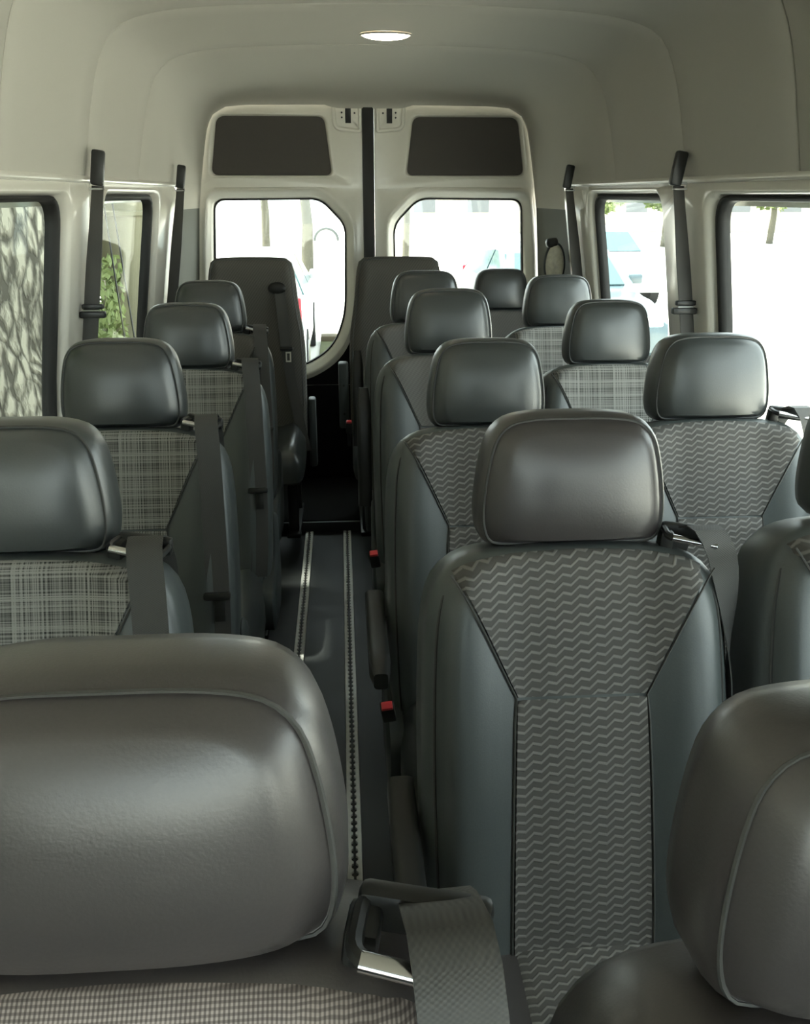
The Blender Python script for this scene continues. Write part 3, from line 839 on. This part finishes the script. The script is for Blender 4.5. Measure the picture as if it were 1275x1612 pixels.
def foliage(n, rx, ry, rz, s0, s1):
    V, Fc = [], []
    for k in range(n):
        d = Vector((random.gauss(0, 1), random.gauss(0, 1), random.gauss(0, 1))).normalized() * random.uniform(.55, 1) ** .5
        p = Vector((d.x * rx, d.y * ry, d.z * rz)); q = Vector((random.gauss(0, 1), random.gauss(0, 1), random.gauss(0, 1))).normalized(); r_ = q.orthogonal().normalized(); s_ = random.uniform(s0, s1)
        o = len(V); V += [p - q * s_, p + r_ * s_ * .45, p + q * s_, p - r_ * s_ * .45]; Fc.append((o, o + 1, o + 2, o + 3))
    return V, Fc
LEAF = grainy('leaf', (.13, .17, .05), .7, 8, .4, 0)
LEAF2 = grainy('leaf_yellow', (.16, .17, .07), .7, 8, .3, 0)
tc = bpy.data.objects['tree_trunk']
c = obj('crown', *foliage(16000, 4.4, 8.0, 1.8, .10, .24), LEAF, tc, (-1.6, -2.5, 6.0), smooth=False); c['kind'] = 'stuff'  # unseen crown, added and stretched to keep sky light off the left windows
struct(obj('sky_blocker_wall', *box(-5.4, -5.0, -12, 11.5, GZ, 7.0), grainy('sky_blocker_dark', (.12, .115, .09), .9, 3, .1), smooth=False))  # unseen dark wall, added to block light from the left
struct(obj('bounce_cut_ground', *box(-5.0, -1.25, -12, 11.5, GZ, GZ + .03), grainy('bounce_cut_dark', (.11, .10, .07), .95, 3, .3), smooth=False))  # dark ground strip added to cut bounce light into the left windows
def box_foliage(n, lx, ly, lz, s0, s1):
    V, Fc = [], []
    for k in range(n):
        p = Vector((random.uniform(-lx, lx), random.uniform(-ly, ly), random.uniform(0, lz))); q = Vector((random.gauss(0, .6), random.gauss(0, .6), random.gauss(0, 1))).normalized(); r_ = q.orthogonal().normalized(); s_ = random.uniform(s0, s1)
        o = len(V); V += [p - q * s_, p + r_ * s_ * .4, p + q * s_, p - r_ * s_ * .4]; Fc.append((o, o + 1, o + 2, o + 3))
    return V, Fc
hd = empty('hedge', (-2.62, 9.0, GZ)); tag(hd, 'green upright hedge seen low through the left rear window', 'hedge')
lf = obj('leaves', *box_foliage(3500, .42, .5, 1.5, .03, .07), LEAF, hd, smooth=False); lf['kind'] = 'stuff'
for k in range(5): obj('stem', *tube([(-.32 + .16 * k, 0, 0), (-.32 + .16 * k, .05, 1.3)], .02), grainy('stem_bark', (.3, .27, .2), .9, 30), hd)
WALLM = grainy('beige_render', (.30, .28, .19), .9, 6, .12, .1, .01)
def tapered_column(h, r0, r1, seg=24):
    V = []
    for j in range(13):
        t_ = j / 12; r_ = r0 + (r1 - r0) * (1 - (1 - t_) ** 2)
        for i in range(seg): V.append((r_ * math.cos(2 * math.pi * i / seg), r_ * math.sin(2 * math.pi * i / seg), h * t_))
    return V, grid_faces(13, seg, True)
cl = empty('street_column', (-2.16, 10.1, GZ)); tag(cl, 'smooth beige column behind the left rear window', 'column')
obj('shaft', *tapered_column(5.5, .46, .40), WALLM, cl)
obj('collar', *tube([(.44 * math.cos(a), .44 * math.sin(a), 1.9) for a in [2 * math.pi * i / 24 for i in range(24)]], .03, True), WALLM, cl)
for k, lb in enumerate(('left one of two thin wires rising before the beige column', 'right one of two thin wires rising before the beige column')):
    tag(obj('guy_wire', *tube([(-1.86 - .10 * k, 8.4, GZ), (-2.16 - .05 * k, 8.6, 3.5)], .008), M['black_plastic']), lb, 'wire', 'wires in front of the column')

CARW = grainy('car_white', (.62, .66, .68), .25, 5, .02, 0, coat=.5)
CARB = grainy('car_blue', (.075, .115, .135), .25, 5, .02, 0, coat=.5)
CGL = mat('car_glass', (.05, .09, .10), .08)[0]
TYRE = grainy('tyre', (.02, .02, .02), .8, 60)
RIM = mat('rim', (.5, .5, .5), .3, 1)[0]
LRED = mat('tail_lamp', (.65, .02, .04), .3)[0]
LCLR = mat('head_lamp', (.7, .72, .72), .15)[0]
def car(label, x, y, rz, paint, van=False, group=None):
    t = empty('car', (x, y, GZ), rz); tag(t, label, 'car', group)
    # side profile (front towards -y)
    prof = [(-2.1, .35), (-2.15, .55), (-2.08, .74), (-1.6, .90), (-1.05, .98), (-.45, 1.38), (.0, 1.46), (.9, 1.45), (1.55, 1.32), (1.95, .98), (2.1, .90), (2.12, .5), (2.05, .32)] if not van else \
           [(-2.1, .35), (-2.15, .6), (-2.05, .95), (-1.75, 1.05), (-1.15, 1.75), (-.7, 1.88), (1.0, 1.9), (2.0, 1.86), (2.1, 1.0), (2.12, .5), (2.05, .32)]
    P2 = [(p.x, p.y) for p in spline([(a, b, 0) for a, b in prof], 60)] 
    xs = [-.86, -.84, -.78, 0, .78, .84, .86]
    def hw(z): return 1 - .22 * sm(z, .95, 1.5 if not van else 1.95)
    V = []
    for yy, zz in P2:
        for q in xs:
            edge = abs(q) / .86; V.append((q * hw(zz), yy, zz - (.03 if edge > .95 else 0)))
    nP = len(P2); Fc = grid_faces(nP, 7)
    for cidx in (0, 6): Fc.append(tuple(i * 7 + cidx for i in range(nP)))
    Fc.append(tuple(i for i in range(7)) + tuple((nP - 1) * 7 + i for i in reversed(range(7))))
    obj('body', V, Fc, paint, t, angle=30)
    roof_z = 1.46 if not van else 1.88
    # windscreens
    def pane(nm, pts):
        n = Vector(pts[1]) - Vector(pts[0]); m_ = Vector(pts[3]) - Vector(pts[0]); nn = n.cross(m_).normalized()
        if nn.z < 0: nn = -nn
        V = [Vector(p) + nn * .012 for p in pts] + [Vector(p) - nn * .02 for p in pts]
        obj(nm, V, [(0, 1, 2, 3), (7, 6, 5, 4), (0, 1, 5, 4), (1, 2, 6, 5), (2, 3, 7, 6), (3, 0, 4, 7)], CGL, t, smooth=False)
    if not van:
        pane('windscreen', [(-.70, -1.0, 1.015), (.70, -1.0, 1.015), (.60, -.47, 1.365), (-.60, -.47, 1.365)])
        pane('rear_window', [(-.68, 1.92, 1.01), (.68, 1.92, 1.01), (.60, 1.57, 1.31), (-.60, 1.57, 1.31)])
        side = [[(-.75, 1.02), (.2, 1.02), (.2, 1.38), (-.40, 1.36)], [(.27, 1.02), (1.55, 1.02), (1.35, 1.30), (.27, 1.38)]]
    else:
        pane('windscreen', [(-.72, -1.70, 1.10), (.72, -1.70, 1.10), (.66, -1.19, 1.70), (-.66, -1.19, 1.70)])
        pane('rear_window', [(-.66, 2.09, 1.15), (.66, 2.09, 1.15), (.62, 2.02, 1.7), (-.62, 2.02, 1.7)])
        side = [[(-1.35, 1.12), (-.4, 1.12), (-.4, 1.70), (-.9, 1.70)], [(-.3, 1.12), (1.8, 1.12), (1.8, 1.70), (-.3, 1.70)]]
    for sg in (-1, 1):
        for q in side:
            V = [(sg * (.862 * hw(z) + .004), yy, z) for yy, z in q] + [(sg * (.862 * hw(z) - .03), yy, z) for yy, z in q]
            obj('side_window', V, [(0, 1, 2, 3), (7, 6, 5, 4), (0, 1, 5, 4), (1, 2, 6, 5), (2, 3, 7, 6), (3, 0, 4, 7)], CGL, t, smooth=False)
        for yy in (-1.35, 1.35):
            wh = obj('wheel', *cyl((sg * .70, yy, .31), (sg * .875, yy, .31), .31, 24), TYRE, t)
            obj('rim', *cyl((sg * .86, yy, .31), (sg * .885, yy, .31), .19, 16), RIM, wh)
        obj('head_lamp', *box(sg * .66 - .15, sg * .66 + .15, -2.14, -2.0, .62, .76, .03), LCLR, t)
        obj('tail_lamp', *box(sg * .72 - .12, sg * .72 + .12, 2.02, 2.14, .78, 1.05, .02), LRED, t)
        obj('mirror', *box(sg * .93 - .09, sg * .93 + .09, -.78, -.68, 1.0, 1.13, .03), paint, t)
    return t
car('pale blue car parked just outside the right rear window', 2.80, 12.2, math.radians(2), CARB, group='cars parked outside')
car('white car with a pale windscreen parked far beyond the pale blue car', 5.2, 19.0, math.radians(4), CARW, False, group='cars parked outside')
car('white car with red tail lamp half hidden by the tall left rear seat', -1.27, 11.8, math.pi, CARW, group='cars parked outside')
# grass verge behind the van
gv = obj('grass_verge', *box(-.32, 1.9, 11.2, 13.2, GZ, GZ + .05, .01), grainy('verge_soil', (.060, .066, .018), .95, 7, .5, .2, .01)); struct(gv)
kb = obj('kerb', *box(-.32, 1.9, 13.2, 13.5, GZ, GZ + .12, .01), grainy('kerb_stone', (.10, .08, .05), .9, 10, .2)); struct(kb)
def young_tree(label, x, y, r, h, crown, leafm):
    t = empty('young_tree', (x, y, GZ)); tag(t, label, 'tree', 'thin trees behind the van')
    obj('trunk', *tube([(0, 0, 0), (.05, 0, h * .4), (-.03, .02, h * .75), (.02, 0, h)], [r, r * .85, r * .7, r * .5], False, 10), grainy('thin_bark', (.085, .08, .06), .9, 20, .3), t)
    for k in range(3):
        a = k * 2.1; obj('branch', *tube([(0, 0, h * .72), (.4 * math.cos(a), .4 * math.sin(a), h * .95)], [r * .5, r * .2], False, 6), grainy('thin_bark', (.085, .08, .06), .9, 20, .3), t)
    c = obj('crown', *foliage(1500, crown, crown, crown * .7, .05, .12), leafm, t, (0, 0, h + crown * .25), smooth=False); c['kind'] = 'stuff'
    return t
young_tree('thin tree trunk standing left in the left rear door window', -1.62, 20.0, .10, 4.2, 1.3, LEAF)
young_tree('pale leafy young tree right in the left rear door window', -.95, 26.0, .18, 3.2, 1.5, LEAF2)
young_tree('distant thin tree at the left of the right rear door window', 2.1, 30.0, .12, 4.0, 1.3, LEAF)
hoop = empty('ground_hoop', (-.36, 24.0, GZ)); tag(hoop, 'grey arched metal hoop standing on the bright ground behind', 'hoop')
obj('arch', *tube([(.30 * math.cos(a), 0, .95 + .30 * math.sin(a)) for a in [math.pi * k / 16 for k in range(17)]], .035, False, 8), M['grey_plastic'], hoop)
for sx in (-.30, .30): obj('leg', *tube([(sx, 0, 0), (sx, 0, .95)], .02, False, 8), M['white_paint'], hoop)
# far building on the right
BW = grainy('far_wall', (.50, .46, .38), .9, 2, .08, 0); BD = mat('far_window', (.12, .13, .14), .2)[0]
bd = empty('far_building', (24, 52, GZ)); tag(bd, 'long low pale building far beyond the right windows', 'building')
obj('wall', *box(-22, 16, 0, 6, 0, 4.2), BW, bd, smooth=False)
obj('roof', *box(-22.5, 16.5, -.6, 6.5, 4.2, 4.6), grainy('far_roof', (.35, .22, .17), .9, 3), bd, smooth=False)
for k in range(12):
    wd = obj('window', *box(-20 + 3 * k, -18.6 + 3 * k, -.05, .1, 1.0, 2.4), BW, bd, smooth=False)
    obj('pane', *box(-19.9 + 3 * k, -18.7 + 3 * k, -.08, 0, 1.1, 2.3), BD, wd, smooth=False)
for k, (x, y) in enumerate(((9.5, 34), (13.5, 38), (19, 40), (24, 43))):
    t = empty('street_tree', (x, y, GZ))
    tag(t, ['dark bushy tree far off at the left of the right rear window', 'far bushy tree in the middle of the right rear window', 'far bushy tree at the left of the near right window', 'far bushy tree near the right edge of the photo'][k], 'tree', 'far trees by the pale building')
    obj('trunk', *tube([(0, 0, 0), (.05, 0, 1.2), (0, 0, 2.2)], [.16, .13, .1], False, 8), grainy('thin_bark', (.085, .08, .06), .9, 20, .3), t)
    c = obj('crown', *foliage(1200, 1.3, 1.3, 1.0, .08, .2), LEAF, t, (0, 0, 2.4), smooth=False); c['kind'] = 'stuff'
